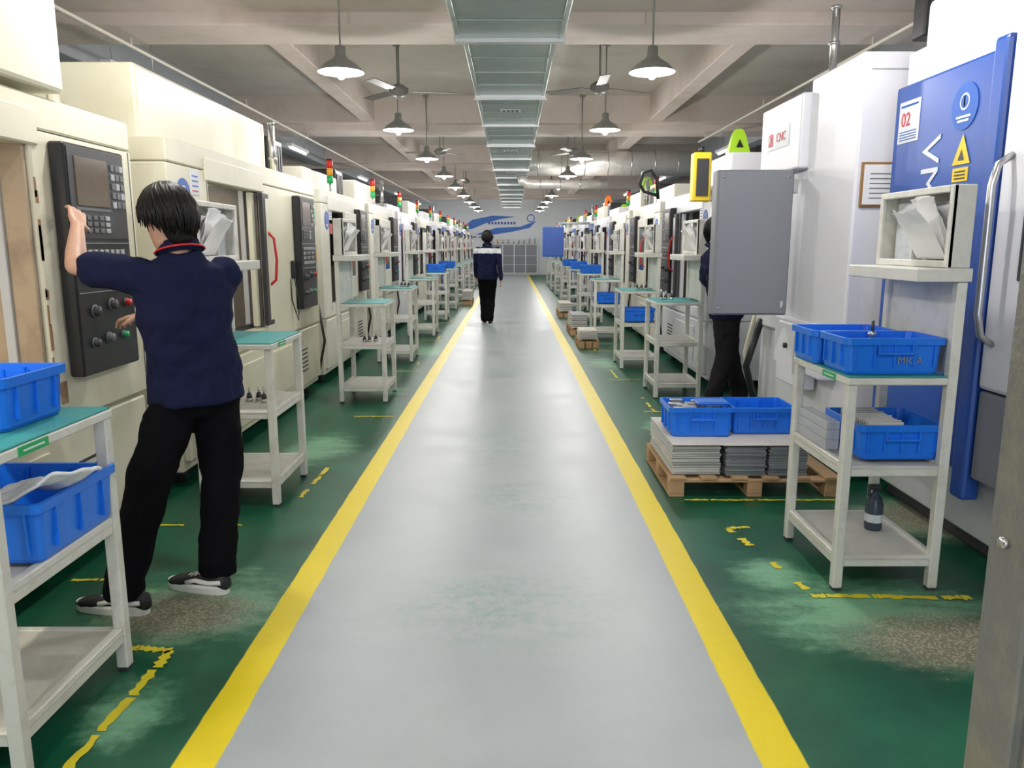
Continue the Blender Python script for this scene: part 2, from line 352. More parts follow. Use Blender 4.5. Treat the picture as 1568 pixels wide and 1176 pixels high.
def cnc(side,y0,y1,xf=2.0,body=cream,H=2.12,top=2.5,post=.5,col=.9,openf=1.0,motor=True,tw=True,pole=False,sign=None,stick=True,accent=None,pan=.52,handle=red,upy=None,light=False,door=True,inn=inner,head=None,chip=False,pa=None,polea=.6):
    b=B(); X=lambda d: side*(xf+d)
    def bx(d0,d1,ya,yb,z0,z1,m=body,bev=.008): b.box(X(d0),X(d1),ya,yb,z0,z1,m,bev)
    D=1.9
    for yy in (y0+.2,y1-.2):
        for d in (.15,D-.15): b.cyl((X(d),yy,0),(X(d),yy,.12),.05,dark,seg=10)
    bx(.04,D,y0+.02,y1-.02,.10,.715)
    bx(.0,.05,y0+.06,y1-.06,.16,.70,accent or body,.01)
    bx(-.012,.0,y0+post+.1,y1-min(col,1.0)-.1,.24,.62,body,.006)
    bx(0,.34,y0,y0+post,.72,H-.145)
    bx(.30,D,y0+.02,y0+.09,.72,H-.145)
    bx(D-.12,D-.005,y0+.1,y1-.1,.72,H-.145,inn)
    bx(.0,D,y0+.006,y1-.006,H-.14,H)
    bx(-.012,.10,y0+post-.05,y1-col+.05,H-.21,H-.06,accent or body)
    bx(.0,D-.02,y1-col,y1,.72,H-.145)
    bx(.004,.30,y0+post,y1-col,.72,.84)
    bx(.09,.14,y0+post,y1-col,.84,.87,black,.003)
    ym=(y0+post+y1-col)/2
    bx(.35,D-.14,y0+.1,y1-col,.75,.80,inn)
    bx(1.25,D-.12,ym-.3,ym+.3,.8,H-.15,greyp)
    bx(.75,1.3,ym-.17,ym+.17,1.45,H-.16,greyl,.02)
    b.cyl((X(.95),ym,1.28),(X(.95),ym,1.46),.06,steel); b.cyl((X(.95),ym,1.12),(X(.95),ym,1.28),.02,steel)
    bx(.55,1.15,ym-.45,ym+.45,.86,.95,steel,.01); bx(.75,1.0,ym-.1,ym+.1,.95,1.05,greyp,.01); bx(.6,1.1,ym-.3,ym+.3,.8,.86,greyp,.01)
    bx(.02,1.75,y1-col-.03,y1-col-.006,.845,H-.16,inn,.003)
    bx(.25,.75,y1-col-.045,y1-col-.03,1.25,1.75,dark,.005); bx(.28,.72,y1-col-.05,y1-col-.045,1.28,1.72,glassd,.002)
    bx(.12,.16,y1-col-.05,y1-col-.03,.86,H-.16,greyl,.003)
    bx(1.2,1.24,y1-col-.3,y1-col-.26,.82,H-.16,steel); 
    oa,ob=y0+post,y1-col
    if openf<1:
        d0=oa+(ob-oa)*openf
        ya,yb=d0,ob+.02; fr=.06
        bx(-.045,-.013,ya,ya+fr,.86,H-.2,body,.005); bx(-.045,-.013,yb-fr,yb,.86,H-.2,body,.005)
        bx(-.044,-.013,ya+fr,yb-fr,H-.32,H-.2,body,.005); bx(-.044,-.013,ya+fr,yb-fr,.86,1.12,body,.005)
        bx(-.03,-.02,ya+fr,yb-fr,1.12,H-.32,glassd,0)
        hy=ya+.03
    elif door:
        bx(-.045,-.013,ob-.10,ob+.06,.86,H-.22,dark,.005); bx(-.05,-.045,ob-.04,ob+.05,.9,H-.26,body,.003); hy=ob+.0
        bx(.02,.06,ob-.16,ob-.10,.86,H-.22,body,.004)
        bx(.05,.30,oa+.02,oa+.06,.86,H-.22,dark,.004)
    else: hy=None
    if hy:
        pts=[(X(-.045),hy,1.18),(X(-.09),hy,1.22),(X(-.105),hy,1.38),(X(-.09),hy,1.55),(X(-.045),hy,1.6)]
        b.tube(pts,.011,handle,8)
    ua,ub=upy or (y0+.12,y1-.75)
    if top>H:
        bx(.2,1.55,ua,ub,H-.01,top,body,.02)
        if motor:
            m0=y1-.72
            bx(.22,.7,m0,m0+.42,H,H+.36,black,.02)
            for q in range(5): bx(.21,.22,m0+.05+q*.07,m0+.09+q*.07,H+.05,H+.30,dark,.001)
        b.tube([(X(.8),ub-.1,top),(X(.75),ub,top+.1),(X(.75),ub+.2,top+.05),(X(.75),ub+.35,H)],.02,black,8)
    if head: bx(-.03,1.5,y0+.02,head[0],head[1],head[2],body,.02)
    if pa is None: pa=y1-col+.12 if pan<col-.15 else y1-col+.04
    control_panel(b,side,X(-.07),pa,pa+pan,.91,1.94)
    bx(-.002,.001,y1-.03-.006,y1-.03,.74,H-.15,dark,0); bx(-.002,.001,y0+post-.03,y0+post-.024,.78,H-.15,dark,0)
    for q in range(6): bx(-.003,0.01,pa,pa+.3,.30+q*.04,.315+q*.04,dark,.001)
    if pa>y1-col+.1:
        hh=pa-.14
        if hh>y1-col+.3: 
            bx(-.035,0,hh,hh+.07,1.2,1.36,black,.008)
            b.tube([(X(-.02),hh+.03,1.2),(X(-.06),hh+.02,1.0),(X(-.05),hh,.82),(X(-.01),hh-.03,1.0),(X(0),hh-.03,1.2)],.006,black,6)
    b.tube([(X(.02),y1+.02,.9),(X(-.02),y1+.08,.5),(X(.05),y1+.1,.2),(X(.2),y1+.12,.02)],.015,black,6)
    if tw: tower(b,X(.10),y1-1.55,H)
    if pole:
        yy=y1-polea; z0=max(H,0)
        b.cyl((X(.12),yy,z0),(X(.12),yy,H+.42),.028,steel,seg=14); b.cyl((X(.12),yy,H+.12),(X(.12),yy,H+.14),.036,steel,seg=14); b.cyl((X(.12),yy,H+.42),(X(.12),yy,H+.44),.034,steel,seg=14)
    if stick:
        logo(b,side,X(0),y0+.22,H-.32,.10)
        bx(-.004,0,y0+.335,y0+.46,H-.31,H-.16,whitest,0); bx(-.004,0,y0+.35,y0+.46,H-.46,H-.35,redst,0)
        for q in range(4): bx(-.006,-.004,y0+.35,y0+.44,H-.29+q*.03,H-.282+q*.03,bluest if q else redst,0)
        bx(-.004,0,y1-.11,y1-.04,1.75,1.9,green,0); bx(-.004,0,y1-.11,y1-.04,1.5,1.7,paper,0); bx(-.004,0,y1-.11,y1-.04,1.35,1.45,amber,0)
    if chip:
        for q in range(16):
            zz=R.uniform(.8,1.9); bx(-.0015,.002,ob+.004,ob+.012+R.random()*.015,zz,zz+R.uniform(.03,.12),rust,0)
        bx(-.0015,.002,ob+.035,ob+.09,.80,.90,rust,0)
    if sign: caution(b,X(.35),y0+.4,top if sign[1] else H,sign[0],.9)
    o=b.done('cnc_milling_machine')
    if light:
        bb=B(); bb.box(X(.40),X(.46),oa+.3,oa+.9,H-.19,H-.16,striplight,.003); bb.done('work_lamp',o)
        ld=bpy.data.lights.new('work_light','AREA'); ld.shape='RECTANGLE'; ld.size=.1; ld.size_y=.6; ld.energy=light; ld.color=(1,.88,.72)
        lo=bpy.data.objects.new('work_light',ld); bpy.context.collection.objects.link(lo); lo.parent=o; lo.location=V((X(.43),oa+.6,H-.2))-o.location
    return o
# left row
cnc(-1,.9,4.2,top=2.12,post=.3,col=.87,upy=(.92,3.36),motor=False,tw=False,pole=True,light=12,stick=False,door=False,inn=innerw,head=(3.58,2.15,2.9),chip=True,polea=.45)
cnc(-1,4.62,8.05,top=2.55,post=.62,col=1.74,upy=(4.75,7.15),motor=True,light=1.5,pole=True,tw=False,pa=7.2,polea=.95)
yl=8.3; k=0
while yl<37:
    Lm=2.45
    body=[cream2,cream2,white,cream2,white,cream2][k%6]
    if k>=6: body=[white,cream2][k%2]
    cnc(-1,yl,yl+Lm,xf=2.0,body=body,top=2.12+[.2,.28,.1,.3][k%4],post=.35,col=.85,openf=[.5,.3,.05,1][k%4],motor=k%2==0,pole=k%3==1,tw=True,accent=blued if k in(5,7,8) else None,sign=None,H=2.08,stick=k<5)
    yl+=2.78; k+=1
# right row generic
yr=7.95;k=0
while yr<37:
    Lm=2.4
    body=[white,cream2,cream2,white,cream2,white][k%6]
    sg=[(lime,1),(lime,0),(lime,1),(lime,0),(orange,1),(orange,0),None][k%7]
    cnc(1,yr,yr+Lm,xf=2.0,body=body,top=2.12+[.3,.2,.28,.15][k%4],post=.4,col=.85,openf=[1,.4,.05,.6][k%4],motor=k%2==1,pole=k%3==1,tw=k%3!=0,accent=blued if k in (4,6) else None,sign=sg,H=2.08)
    yr+=2.75; k+=1
# ---- right special machines
def machine_tall_white():
    b=B(); x0=2.03
    bx=lambda a,c,ya,yb,z0,z1,m=white,bev=.015: b.box(a,c,ya,yb,z0,z1,m,bev)
    bx(x0+.1,4.2,4.75,6.6,.1,.9); 
    for yy in (4.95,6.4): 
        for xx in (2.3,4.0): b.cyl((xx,yy,0),(xx,yy,.12),.05,dark)
    bx(x0,4.2,4.72,5.5,.85,2.6)
    bx(x0+.02,4.2,5.5,6.6,.85,2.1)
    bx(x0-.06,3.2,5.5,6.35,2.02,2.52)
    bx(x0-.02,x0+.2,5.0,5.9,.62,.98)
    b.cyl((x0-.03,5.4,.8),(x0-.02,5.4,.8),.02,black)
    bx(x0-.03,x0+.08,5.3,5.8,.50,.95); b.cyl((x0-.05,5.6,.78),(x0-.03,5.6,.78),.02,black); bx(x0-.045,x0-.03,5.36,5.42,.6,.88,greyl,.002)
    for zz in (.95,2.5): bx(x0+.05,4.2,4.712,4.72,zz,zz+.006,greyl,0)
    bx(2.06,2.42,4.705,4.72,1.72,1.98,wood2,.004); bx(2.075,2.405,4.70,4.706,1.735,1.965,paper,0)
    for q in range(6): bx(2.11,2.36,4.698,4.70,1.77+q*.028,1.775+q*.028,keyg,0)
    bx(x0-.064,x0-.06,5.72,6.18,2.2,2.35,whitest,0)
    b.text('CNC',.09,Matrix.Translation((x0-.066,5.88,2.275))@fR(1),redst)
    bx(x0-.067,x0-.06,6.06,6.15,2.23,2.32,redst,0); b.text('K',.08,Matrix.Translation((x0-.069,6.105,2.275))@fR(1),whitest)
    b.cyl((2.1,5.35,2.6),(2.1,5.35,3.0),.025,steel); b.cyl((2.1,5.35,2.78),(2.1,5.35,2.8),.035,steel); b.cyl((2.1,5.35,3.0),(2.1,5.35,3.02),.032,steel)
    bx(2.62,2.85,4.9,5.2,2.6,3.4); bx(2.5,2.62,5.0,5.15,2.75,3.1,black,.01)
    b.tube([(2.05,6.35,.9),(1.96,6.4,.5),(2.07,6.45,.15),(2.2,6.5,.02)],.03,black,8)
    b.tube([(2.05,6.5,.95),(1.99,6.55,.6),(2.08,6.6,.2),(2.25,6.7,.02)],.02,cream,8)
    b.done('vertical_machining_center')
    b=B()
    b.box(1.445,1.985,5.6,5.74,1.0,2.02,greyp,.012); b.box(1.455,1.975,5.585,5.602,1.01,2.01,greyp,.006)
    for xx in (1.49,1.94):
        for zz in (1.05,1.97): b.cyl((xx,5.58,zz),(xx,5.586,zz),.010,steel,seg=10)
    b.box(1.93,1.95,5.58,5.6,1.06,1.10,greyl,.002); b.box(1.975,1.99,5.62,5.68,1.45,1.6,steel,.003)
    b.box(1.50,1.93,5.735,5.745,1.5,1.95,black,.003)
    b.box(1.975,2.03,5.64,5.70,1.86,1.96,greyl,.006)
    b.done('operator_control_cabinet')
machine_tall_white()
def machine_blue():
    b=B(); bx=lambda a,c,ya,yb,z0,z1,m=white,bev=.012: b.box(a,c,ya,yb,z0,z1,m,bev)
    x0=2.16
    bx(x0+.08,4.2,2.3,4.58,.1,.85,greyl); bx(x0+.15,4.2,2.3,4.58,0,.14,dark)
    bx(x0+.06,4.2,2.3,4.58,.85,2.55,white)
    bx(x0,x0+.05,3.62,4.56,.42,2.36,blued,.02); bx(x0-.03,x0+.06,3.52,3.63,.30,2.40,blued,.02)
    bx(x0-.02,x0+.05,2.5,3.50,.85,2.45,white,.02)
    bx(x0-.026,x0-.018,2.75,3.3,1.35,2.1,glassd,.004)
    b.tube([(x0-.02,3.42,1.06),(x0-.08,3.42,1.10),(x0-.10,3.42,1.2),(x0-.10,3.42,1.75),(x0-.08,3.42,1.84),(x0-.02,3.42,1.88)],.016,steel,10)
    bx(x0-.01,x0+.08,2.5,3.5,.42,.84,greyp,.01)
    logo(b,1,x0-.001,3.86,2.15,.11)
    bx(x0-.003,x0+.01,4.28,4.50,2.05,2.27,whitest,0); b.text('02',.10,Matrix.Translation((x0-.005,4.42,2.17))@fR(1),redst)
    for q in range(4): bx(x0-.005,x0-.002,4.30,4.48,2.065+q*.014,2.069+q*.014,bluest,0)
    bx(x0-.005,x0-.002,4.30,4.48,2.24,2.25,bluest,0)
    b.text('VMC',.24,Matrix.Translation((x0-.003,4.14,1.80))@fR(1)@Matrix.Rotation(-math.pi/2,4,'Z'),whitest)
    b.poly([(x0-.003,3.92,1.88),(x0-.003,3.77,1.88),(x0-.003,3.845,2.02)],yellowm,(-.002,0,0)); b.poly([(x0-.006,3.87,1.90),(x0-.006,3.82,1.90),(x0-.006,3.845,1.95)],black,(-.001,0,0))
    bx(x0-.004,x0,3.78,3.91,1.80,1.865,yellowm,0); 
    for q in range(3): bx(x0-.006,x0-.004,3.80,3.89,1.812+q*.016,1.818+q*.016,black,0)
    bx(x0-.004,x0,3.78,3.91,1.60,1.785,paper,0)
    bx(x0+.1,2.9,2.4,4.5,2.55,2.8,white,.03)
    b.done('machining_center_with_blue_door')
machine_blue()
# ---------------------------------------------------------------- steel frame at the entrance
b=B()
b.box(1.012,1.10,1.42,1.56,0,2.3,worn,.006); b.box(1.035,1.06,1.405,1.425,0,2.3,worn,.002); b.box(.99,1.12,1.40,1.58,0,.012,worn,.002)
b.cyl((1.0,1.5,.9),(1.012,1.5,.9),.012,steel)
b.done('steel_door_frame')
# ---------------------------------------------------------------- carts, bins
def bin_(x0,x1,y0,y1,z,h=.16,m=blueb,name='blue_plastic_bin',fill=None,txt=False):
    b=B(); cx,cy=(x0+x1)/2,(y0+y1)/2; s=.93
    def ring(k,zz,off=0): 
        hx=(x1-x0)/2*k+off; hy=(y1-y0)/2*k+off; c=.025; P=[]
        for sx,sy,a0 in ((1,1,0),(-1,1,90),(-1,-1,180),(1,-1,270)):
            for q in range(4):
                a=math.radians(a0+q*30); P.append(V((cx+sx*(hx-c)+c*math.cos(a),cy+sy*(hy-c)+c*math.sin(a),zz)))
        return P
    rg=[ring(s-.03,z),ring(s,z+.012),ring(.965,z+h-.03),ring(.965,z+h-.028,.012),ring(.97,z+h,.012),ring(.97,z+h,-.002),ring(s-.02,z+.012,-.006)]
    b.loft(rg,m,True,False)
    for q in range(5):
        xx=x0+(x1-x0)*(.1+.2*q)
        for sy in (-1,1):
            yy=cy+sy*(y1-y0)/2*.965
            b.box(xx-.004,xx+.004,yy-.008,yy+.008,z+.03,z+h-.02,m,.001)
    for q in range(3):
        yy=y0+(y1-y0)*(.2+.3*q)
        for sx in (-1,1):
            xx=cx+sx*(x1-x0)/2*.965
            b.box(xx-.008,xx+.008,yy-.004,yy+.004,z+.03,z+h-.02,m,.001)
    for sy in (-1,1):
        yy=cy+sy*(y1-y0)/2*.985
        b.box(cx-.07,cx+.07,yy-.014,yy+.010,z+h*.55,z+h*.62,m,.002); b.box(cx-.075,cx-.067,yy-.014,yy+.01,z+h*.55,z+h-.01,m,.001); b.box(cx+.067,cx+.075,yy-.014,yy+.01,z+h*.55,z+h-.01,m,.001)
    if txt: b.text('MICA',.045,Matrix.Translation((x0+(x1-x0)*.66,y0+.0035,z+h*.38))@Matrix.Rotation(math.pi/2,4,'X'),greyp)
    if fill=='parts':
        for q in range(12):
            xx=R.uniform(x0+.06,x1-.06); yy=R.uniform(y0+.05,y1-.05); 
            b.box(xx-.04,xx+.04,yy-.02,yy+.02,z+.015,z+h+.01-R.random()*.03,R.choice([steel,sheetm,clear]),.002)
    if fill=='cards':
        for q in range(14):
            yy=y0+.04+q*(y1-y0-.08)/14; b.box(x0+.05,cx+.02,yy,yy+.006,z+.015,z+h+.005+R.random()*.01,[card,greyl][q%2],.001)
    return b.done(name)
def sheet(b,o,w,h,side,lean,seed,tilt=0,m=paper):
    """one loose sheet standing in the pigeon-hole, crumpled at the top"""
    o=V(o); t=bmesh.new(); g=[]
    for i in range(14):
        row=[]
        for j in range(16):
            u,v=i/13,j/15; k=max(0,v-.35)/.65
            cr=noise.noise(V((u*3.5+seed,v*3.5,seed*2)))*.028*k+noise.noise(V((u*9+seed,v*8,seed)))*.008*(.3+k)
            off=lean*v+cr+.018*k*k*(1+math.sin(u*4+seed))
            top=.03*math.sin(u*3.1+seed)*k
            row.append(t.verts.new(o+V((-side*off,w*u+tilt*v,h*v-top))))
        g.append(row)
    for i in range(13):
        for j in range(15): t.faces.new((g[i][j],g[i+1][j],g[i+1][j+1],g[i][j+1]))
    b.add(t,m,True)
def cart(side,xn,y0,y1,hutch=True,W=.46,ht=.95,label=True,hb=True,papers=True):
    b=B(); X=lambda d: side*(xn+d)
    bx=lambda d0,d1,ya,yb,z0,z1,m=cartp,bev=.004: b.box(X(d0),X(d1),ya,yb,z0,z1,m,bev)
    l=.042
    for d in (0,W-l):
        for ya in (y0,y1-l):
            t=ht-.031
            if hutch and d>0: t=1.349
            bx(d,d+l,ya,ya+l,.012,t); bx(d+.004,d+l-.004,ya+.004,ya+l-.004,0,.014,dark,.001)
    for z in (.14,.55):
        bx(.005,W-.005,y0+.005,y1-.005,z,z+.012,shelfp,.002)
        bx(0.006,l-.004,y0+l,y1-l,z-.03,z+.028); bx(W-l+.004,W-.006,y0+l,y1-l,z-.03,z+.028)
        bx(l,W-l,y0+.006,y0+l-.004,z-.03,z+.015); bx(l,W-l,y1-l+.004,y1-.006,z-.03,z+.015)
    bx(-.004,W-(.043 if hutch else -.004),y0-.004,y1+.004,ht-.03,ht); bx(.0,W-(.045 if hutch else 0),y0,y1,ht,ht+.008,teal,.003)
    if label: bx(-.007,-.003,y0+.12,y0+.26,ht-.029,ht-.002,green,0); bx(-.008,-.007,y0+.14,y0+.24,ht-.018,ht-.013,whitest,0)
    if hutch:
        bx(W-.22,W+.01,y0-.01,y1+.01,1.35,1.405)
        if hb: bx(W-.025,W-.015,y0+l,y1-l,.96,1.348,cartp,.002)
        z0,z1=1.406,1.74; q=.095
        bx(W-q,W,y0,y0+.02,z0,z1); bx(W-q,W,y1-.02,y1,z0,z1); bx(W-q+.002,W-.002,y0+.021,y1-.021,z1-.02,z1-.001)
        bx(W-.012,W-.001,y0+.021,y1-.021,z0,z1-.021); bx(W-q,W-q+.02,y0+.021,y1-.021,z0,z0+.03); bx(W-q-.001,W-q+.02,y0,y0+.03,z0,z1); bx(W-q-.001,W-q+.02,y1-.03,y1,z0,z1); bx(W-q-.001,W-q+.02,y0+.031,y1-.031,z1-.03,z1)
        if papers:
            bx(W-.035,W-.03,y0+.36,y1-.06,z0+.01,z1-.05,papert,0); bx(W-.075,W-.015,y0+.335,y0+.345,z0,z1-.03,cartp,0)
            bx(W-.04,W-.035,y0+.05,y0+.31,z0+.01,z1-.06,papert,0)
            for n_ in range(4):
                sheet(b,(X(W-.052-.004*n_),y0+.04+.008*n_,z0+.035),.24,.245-.010*n_,side,.02+.03*n_,n_*1.9+.7,.02*(n_-1.5))
    return b.done('tool_cart')
cart(1,1.41,3.19,3.82)
cart(-1,1.37,1.95,2.58,hutch=False)
cart(-1,1.35,4.3,4.93)
for xn,y in ((1.20,7.3),(1.28,9.9),(1.28,12.8),(1.3,15.5),(1.3,18.3),(1.3,21.1),(1.3,23.9),(1.3,26.7),(1.3,29.5),(1.3,32.3)): cart(-1,xn,y,y+.63,label=False)
for xn,y in ((1.40,7.5),(1.32,9.35),(1.30,12.3),(1.3,15.0),(1.3,17.8),(1.3,20.6),(1.3,23.4),(1.3,26.2),(1.3,29.)): 
    cart(1,xn,y,y+.63,label=False)
def tools(x,y,z):
    b=B()
    for q in range(3):
        xx=x+q*.05; yy=y+R.uniform(-.05,.05); h=R.uniform(.05,.1)
        b.cyl((xx,yy,z),(xx,yy,z+.02),.022,steel,seg=10); b.cyl((xx,yy,z+.02),(xx,yy,z+.05),.018,dark,.012,seg=10); b.cyl((xx,yy,z+.05),(xx,yy,z+.05+h*.5),.006,steel,seg=8)
    b.done('tool_holder_set')
tools(-1.6,4.6,.563); tools(-1.45,7.6,.563); tools(1.55,9.6,.959); tools(-1.45,10.2,.959); tools(1.5,7.8,.959)
bin_(1.40,1.82,3.22,3.50,.960,.155,fill=None,txt=True); bin_(1.38,1.76,3.52,3.80,.960,.155)
b=B(); b.cyl((1.60,3.42,.975),(1.60,3.42,1.11),.012,steel); b.cyl((1.60,3.42,1.11),(1.60,3.42,1.17),.007,dark); b.cyl((1.60,3.42,1.10),(1.60,3.42,1.12),.018,steel); b.done('tool_arbor')
bin_(1.50,1.87,3.24,3.62,.58,.155,fill='cards')
b=B()
for (z0,z1) in ((.58,.624),(.626,.67),(.672,.71)):
    b.box(1.425,1.49,3.42,3.76,z0,z1,clear,.004); b.box(1.425,1.49,3.42,3.76,z1-.004,z1,clear,.001)
b.done('clear_plastic_box')
b=B(); c=(1.74,3.55,.153)
b.lathe([(.001,0),(.038,0),(.04,.01),(.04,.13),(.03,.16),(.014,.18),(.014,.2),(.001,.2)],c,mat('bottle_dark',(.04,.06,.09),.25)); b.box(1.705,1.765,3.537,3.563,.35,.375,dark,.005); b.box(1.705,1.715,3.54,3.56,.31,.355,dark,.003); b.lathe([(.0405,.04),(.0405,.08)],c,papert)
b.done('spray_bottle')
bin_(-1.86,-1.46,2.18,2.50,.960,.16); 
bin_(-1.80,-1.36,2.12,2.56,.58,.185)
def cloth():
    t=bmesh.new(); nx,ny=22,16; g=[]
    for i in range(nx):
        row=[]
        for j in range(ny):
            u=i/(nx-1); v=j/(ny-1)
            x=-1.58+.27*u+.03*v; y=2.11+.24*v*(1-.25*u)+.05*u
            z=.772+.012*math.sin(u*9+v*7)+.030*noise.noise(V((u*3.5,v*3.5,1)))+.11*max(0,u-.3)*(1-.5*v)
            row.append(t.verts.new((x,y,z)))
        g.append(row)
    for i in range(nx-1):
        for j in range(ny-1): t.faces.new((g[i][j],g[i+1][j],g[i+1][j+1],g[i][j+1]))
    b=B(); b.add(t,whitecl,True); o=b.done('white_rag'); md=o.modifiers.new('s','SOLIDIFY'); md.thickness=.012; md=o.modifiers.new('ss','SUBSURF'); md.levels=1; md.render_levels=1
cloth()
bin_(1.34,1.76,15.05,15.4,.96); bin_(1.36,1.74,9.4,9.7,.58); bin_(-1.7,-1.34,15.6,15.95,.96); bin_(1.36,1.74,17.9,18.3,.96); bin_(1.36,1.74,12.4,12.8,.58); bin_(-1.72,-1.36,18.4,18.8,.96); bin_(1.36,1.74,20.7,21.1,.96)
# ---------------------------------------------------------------- pallets
def pallet(x0,x1,y0,y1):
    b=B(); n=6
    for k in range(3):
        xx=x0+(x1-x0-.09)*k/2
        for q in range(3):
            yy=y0+(y1-y0-.09)*q/2; b.box(xx,xx+.09,yy,yy+.09,.018,.09,wood,.004)
        b.box(xx,xx+.09,y0,y1,0,.018,wood,.003)
    for q in range(3):
        yy=y0+(y1-y0-.09)*q/2; b.box(x0,x1,yy,yy+.09,.09,.108,wood,.003)
    for k in range(n):
        xx=x0+(x1-x0-.1)*k/(n-1); b.box(xx,xx+.1,y0-.01,y1+.01,.108,.126,wood,.003)
    b.done('wooden_pallet')
def stack(x0,x1,y0,y1,z0,z1,ms,th=.008,jit=.006):
    b=B(); z=z0; k=0
    while z<z1:
        a,c=R.uniform(-jit,jit),R.uniform(-jit,jit); h=th*R.uniform(.7,1.2)
        b.box(x0+a,x1+a,y0+c,y1+c,z,z+h*.85,ms[k%len(ms)],.001); z+=h; k+=1
    b.done('metal_sheet_stack'); return z
pallet(.95,1.98,4.48,5.3)
stack(.97,1.26,4.52,5.25,.127,.30,[sheetm,greyl,sheetm,card]); 
stack(1.29,1.53,4.5,5.1,.127,.30,[sheetm,greyp]); stack(1.55,1.78,4.5,5.1,.127,.30,[greyp,sheetm]); 
b=B(); b.box(.965,1.27,4.51,5.26,.312,.32,card,.003); b.box(1.27,1.8,4.5,5.1,.312,.318,card,.002); b.done('cardboard_sheet')
bin_(.98,1.38,4.68,5.02,.322,.185,fill='parts'); bin_(1.385,1.79,4.75,5.1,.322,.17)
b=B(); b.box(1.16,1.36,4.72,4.86,.518,.53,blueb,.004); b.box(1.17,1.35,4.73,4.85,.53,.534,mural,.002); b.done('blue_lid')
pallet(.98,1.28,12.9,13.9); stack(1.0,1.26,12.95,13.8,.127,.33,[card,sheetm,card,greyp],.02)
pallet(.98,1.28,16.2,17.2); stack(1.0,1.26,16.25,17.1,.127,.3,[card,sheetm],.02)
pallet(.98,1.28,11.3,11.9); stack(1.0,1.26,11.35,11.85,.127,.26,[sheetm,card],.015)
pallet(-1.28,-1.02,19.6,20.8); stack(-1.27,-1.03,19.7,20.7,.127,.33,[card,sheetm],.02)
b=B(); b.box(.78,1.32,20.0,20.15,1.2,1.95,blueb,.012); b.box(.80,1.30,19.985,20.0,1.22,1.93,blued,.004); b.cyl((1.2,20.08,1.95),(1.2,20.08,2.05),.03,greyl); b.cyl((1.2,20.08,2.04),(1.98,20.08,2.04),.03,greyl); b.done('operator_control_cabinet')
b=B(); b.box(1.80,1.98,7.92,8.06,1.93,2.4,yellowm,.01); b.box(1.83,1.95,7.91,7.92,1.98,2.34,dark,.003); b.cyl((1.89,7.99,2.4),(1.89,7.99,2.46),.03,black); b.box(1.9,1.99,8.06,8.1,2.0,2.05,greyl,.004); b.done('yellow_dust_filter')
b=B(); b.tube([(1.95,10.6,2.1),(1.93,10.6,2.35),(1.85,10.6,2.47),(1.74,10.6,2.44),(1.70,10.6,2.3),(1.76,10.6,2.2),(1.93,10.6,2.15)],.022,black,8); b.done('cable_hose')
# ---------------------------------------------------------------- floor markings
def marking(p0,p1,w=.05,gap=.25):
    b=B(); p0=V(p0);p1=V(p1); d=(p1-p0); L_=d.length; d/=L_; n=V((-d.y,d.x,0)); t=0
    while t<L_:
        l=R.uniform(.06,.22)
        if R.random()>gap:
            a=p0+d*t; c=p0+d*min(t+l,L_); k=7; P=[];Q=[]
            for i in range(k+1):
                q=a.lerp(c,i/k); P.append(q+n*(w/2*R.uniform(.3,1.1))); Q.append(q-n*(w/2*R.uniform(.3,1.1)))
            b.poly([(v.x,v.y,.0025) for v in P+Q[::-1]],ylime)
        t+=l*R.uniform(1.0,1.15)
    if len(b.bm.verts): b.done('floor_marking_line',recenter=True)
marking((1.30,3.14,0),(1.98,3.12,0),.05,.12); marking((1.30,3.2,0),(1.16,3.95,0),.05,.3); marking((1.03,4.42,0),(2.0,4.42,0),.035,.1)
marking((1.16,3.95,0),(1.28,3.97,0),.04,.0); marking((1.2,1.98,0),(1.9,1.98,0),.04,.2)
marking((-1.28,2.68,0),(-1.30,1.5,0),.05,.0); marking((-1.28,2.68,0),(-1.45,2.7,0),.05,.0)
marking((-1.28,4.25,0),(-1.26,5.1,0),.04,.15); marking((-1.2,4.0,0),(-1.95,4.0,0),.03,.25); marking((-1.5,3.3,0),(-2,3.3,0),.03,.2)
for s,y0,x in ((-1,6.7,1.05),(-1,9.2,1.1),(-1,12.2,1.1),(-1,15,1.1),(1,6.9,1.2),(1,8.6,1.1),(1,11.,1.1),(1,14.6,1.1)):
    marking((s*x,y0,0),(s*(x+.35),y0,0),.04,.1); marking((s*(x+.1),y0,0),(s*(x+.1),y0+.7,0),.035,.5)
# ---------------------------------------------------------------- far wall contents
b=B(); y=YE-.03
b.box(-2.9,1.4,y,YE-.001,1.75,3.1,whitest,.004)
b.poly([(-2.75,y-.006,2.2),(-2.0,y-.006,2.75),(-1.0,y-.006,2.95),(.2,y-.006,2.9),(-.6,y-.006,2.78),(-1.4,y-.006,2.55),(-2.0,y-.006,2.3)],mural)
b.poly([(-1.9,y-.008,2.0),(-.8,y-.008,2.35),(.4,y-.008,2.4),(1.25,y-.008,2.7),(.9,y-.008,2.35),(0,y-.008,2.15),(-1,y-.008,2.0)],mural)
for q in range(9): b.box(-1.2+q*.16,-1.1+q*.16,y-.006,y,2.52,2.64,bluest,0)
for q in range(6): b.box(-2.6+q*.3,-2.4+q*.3,y-.006,y,1.86,1.92,keyg,0)
b.disc((.95,y-.002,2.82),(0,-1,0),.2,mural,.01); b.disc((.95,y-.012,2.82),(0,-1,0),.15,whitest,.002)
b.done('wall_mural_board')
b=B(); b.box(-1.1,1.3,YE-.45,YE-.02,0,1.55,greyl,.01); b.box(-1.05,1.25,YE-.46,YE-.44,.12,1.5,greyp,.004)
for z in (.5,.95): b.box(-1.05,1.25,YE-.47,YE-.45,z,z+.03,greyl,0)
for q in range(5): b.box(-1.07+q*.58,-1.03+q*.58,YE-.475,YE-.45,.1,1.52,white,0)
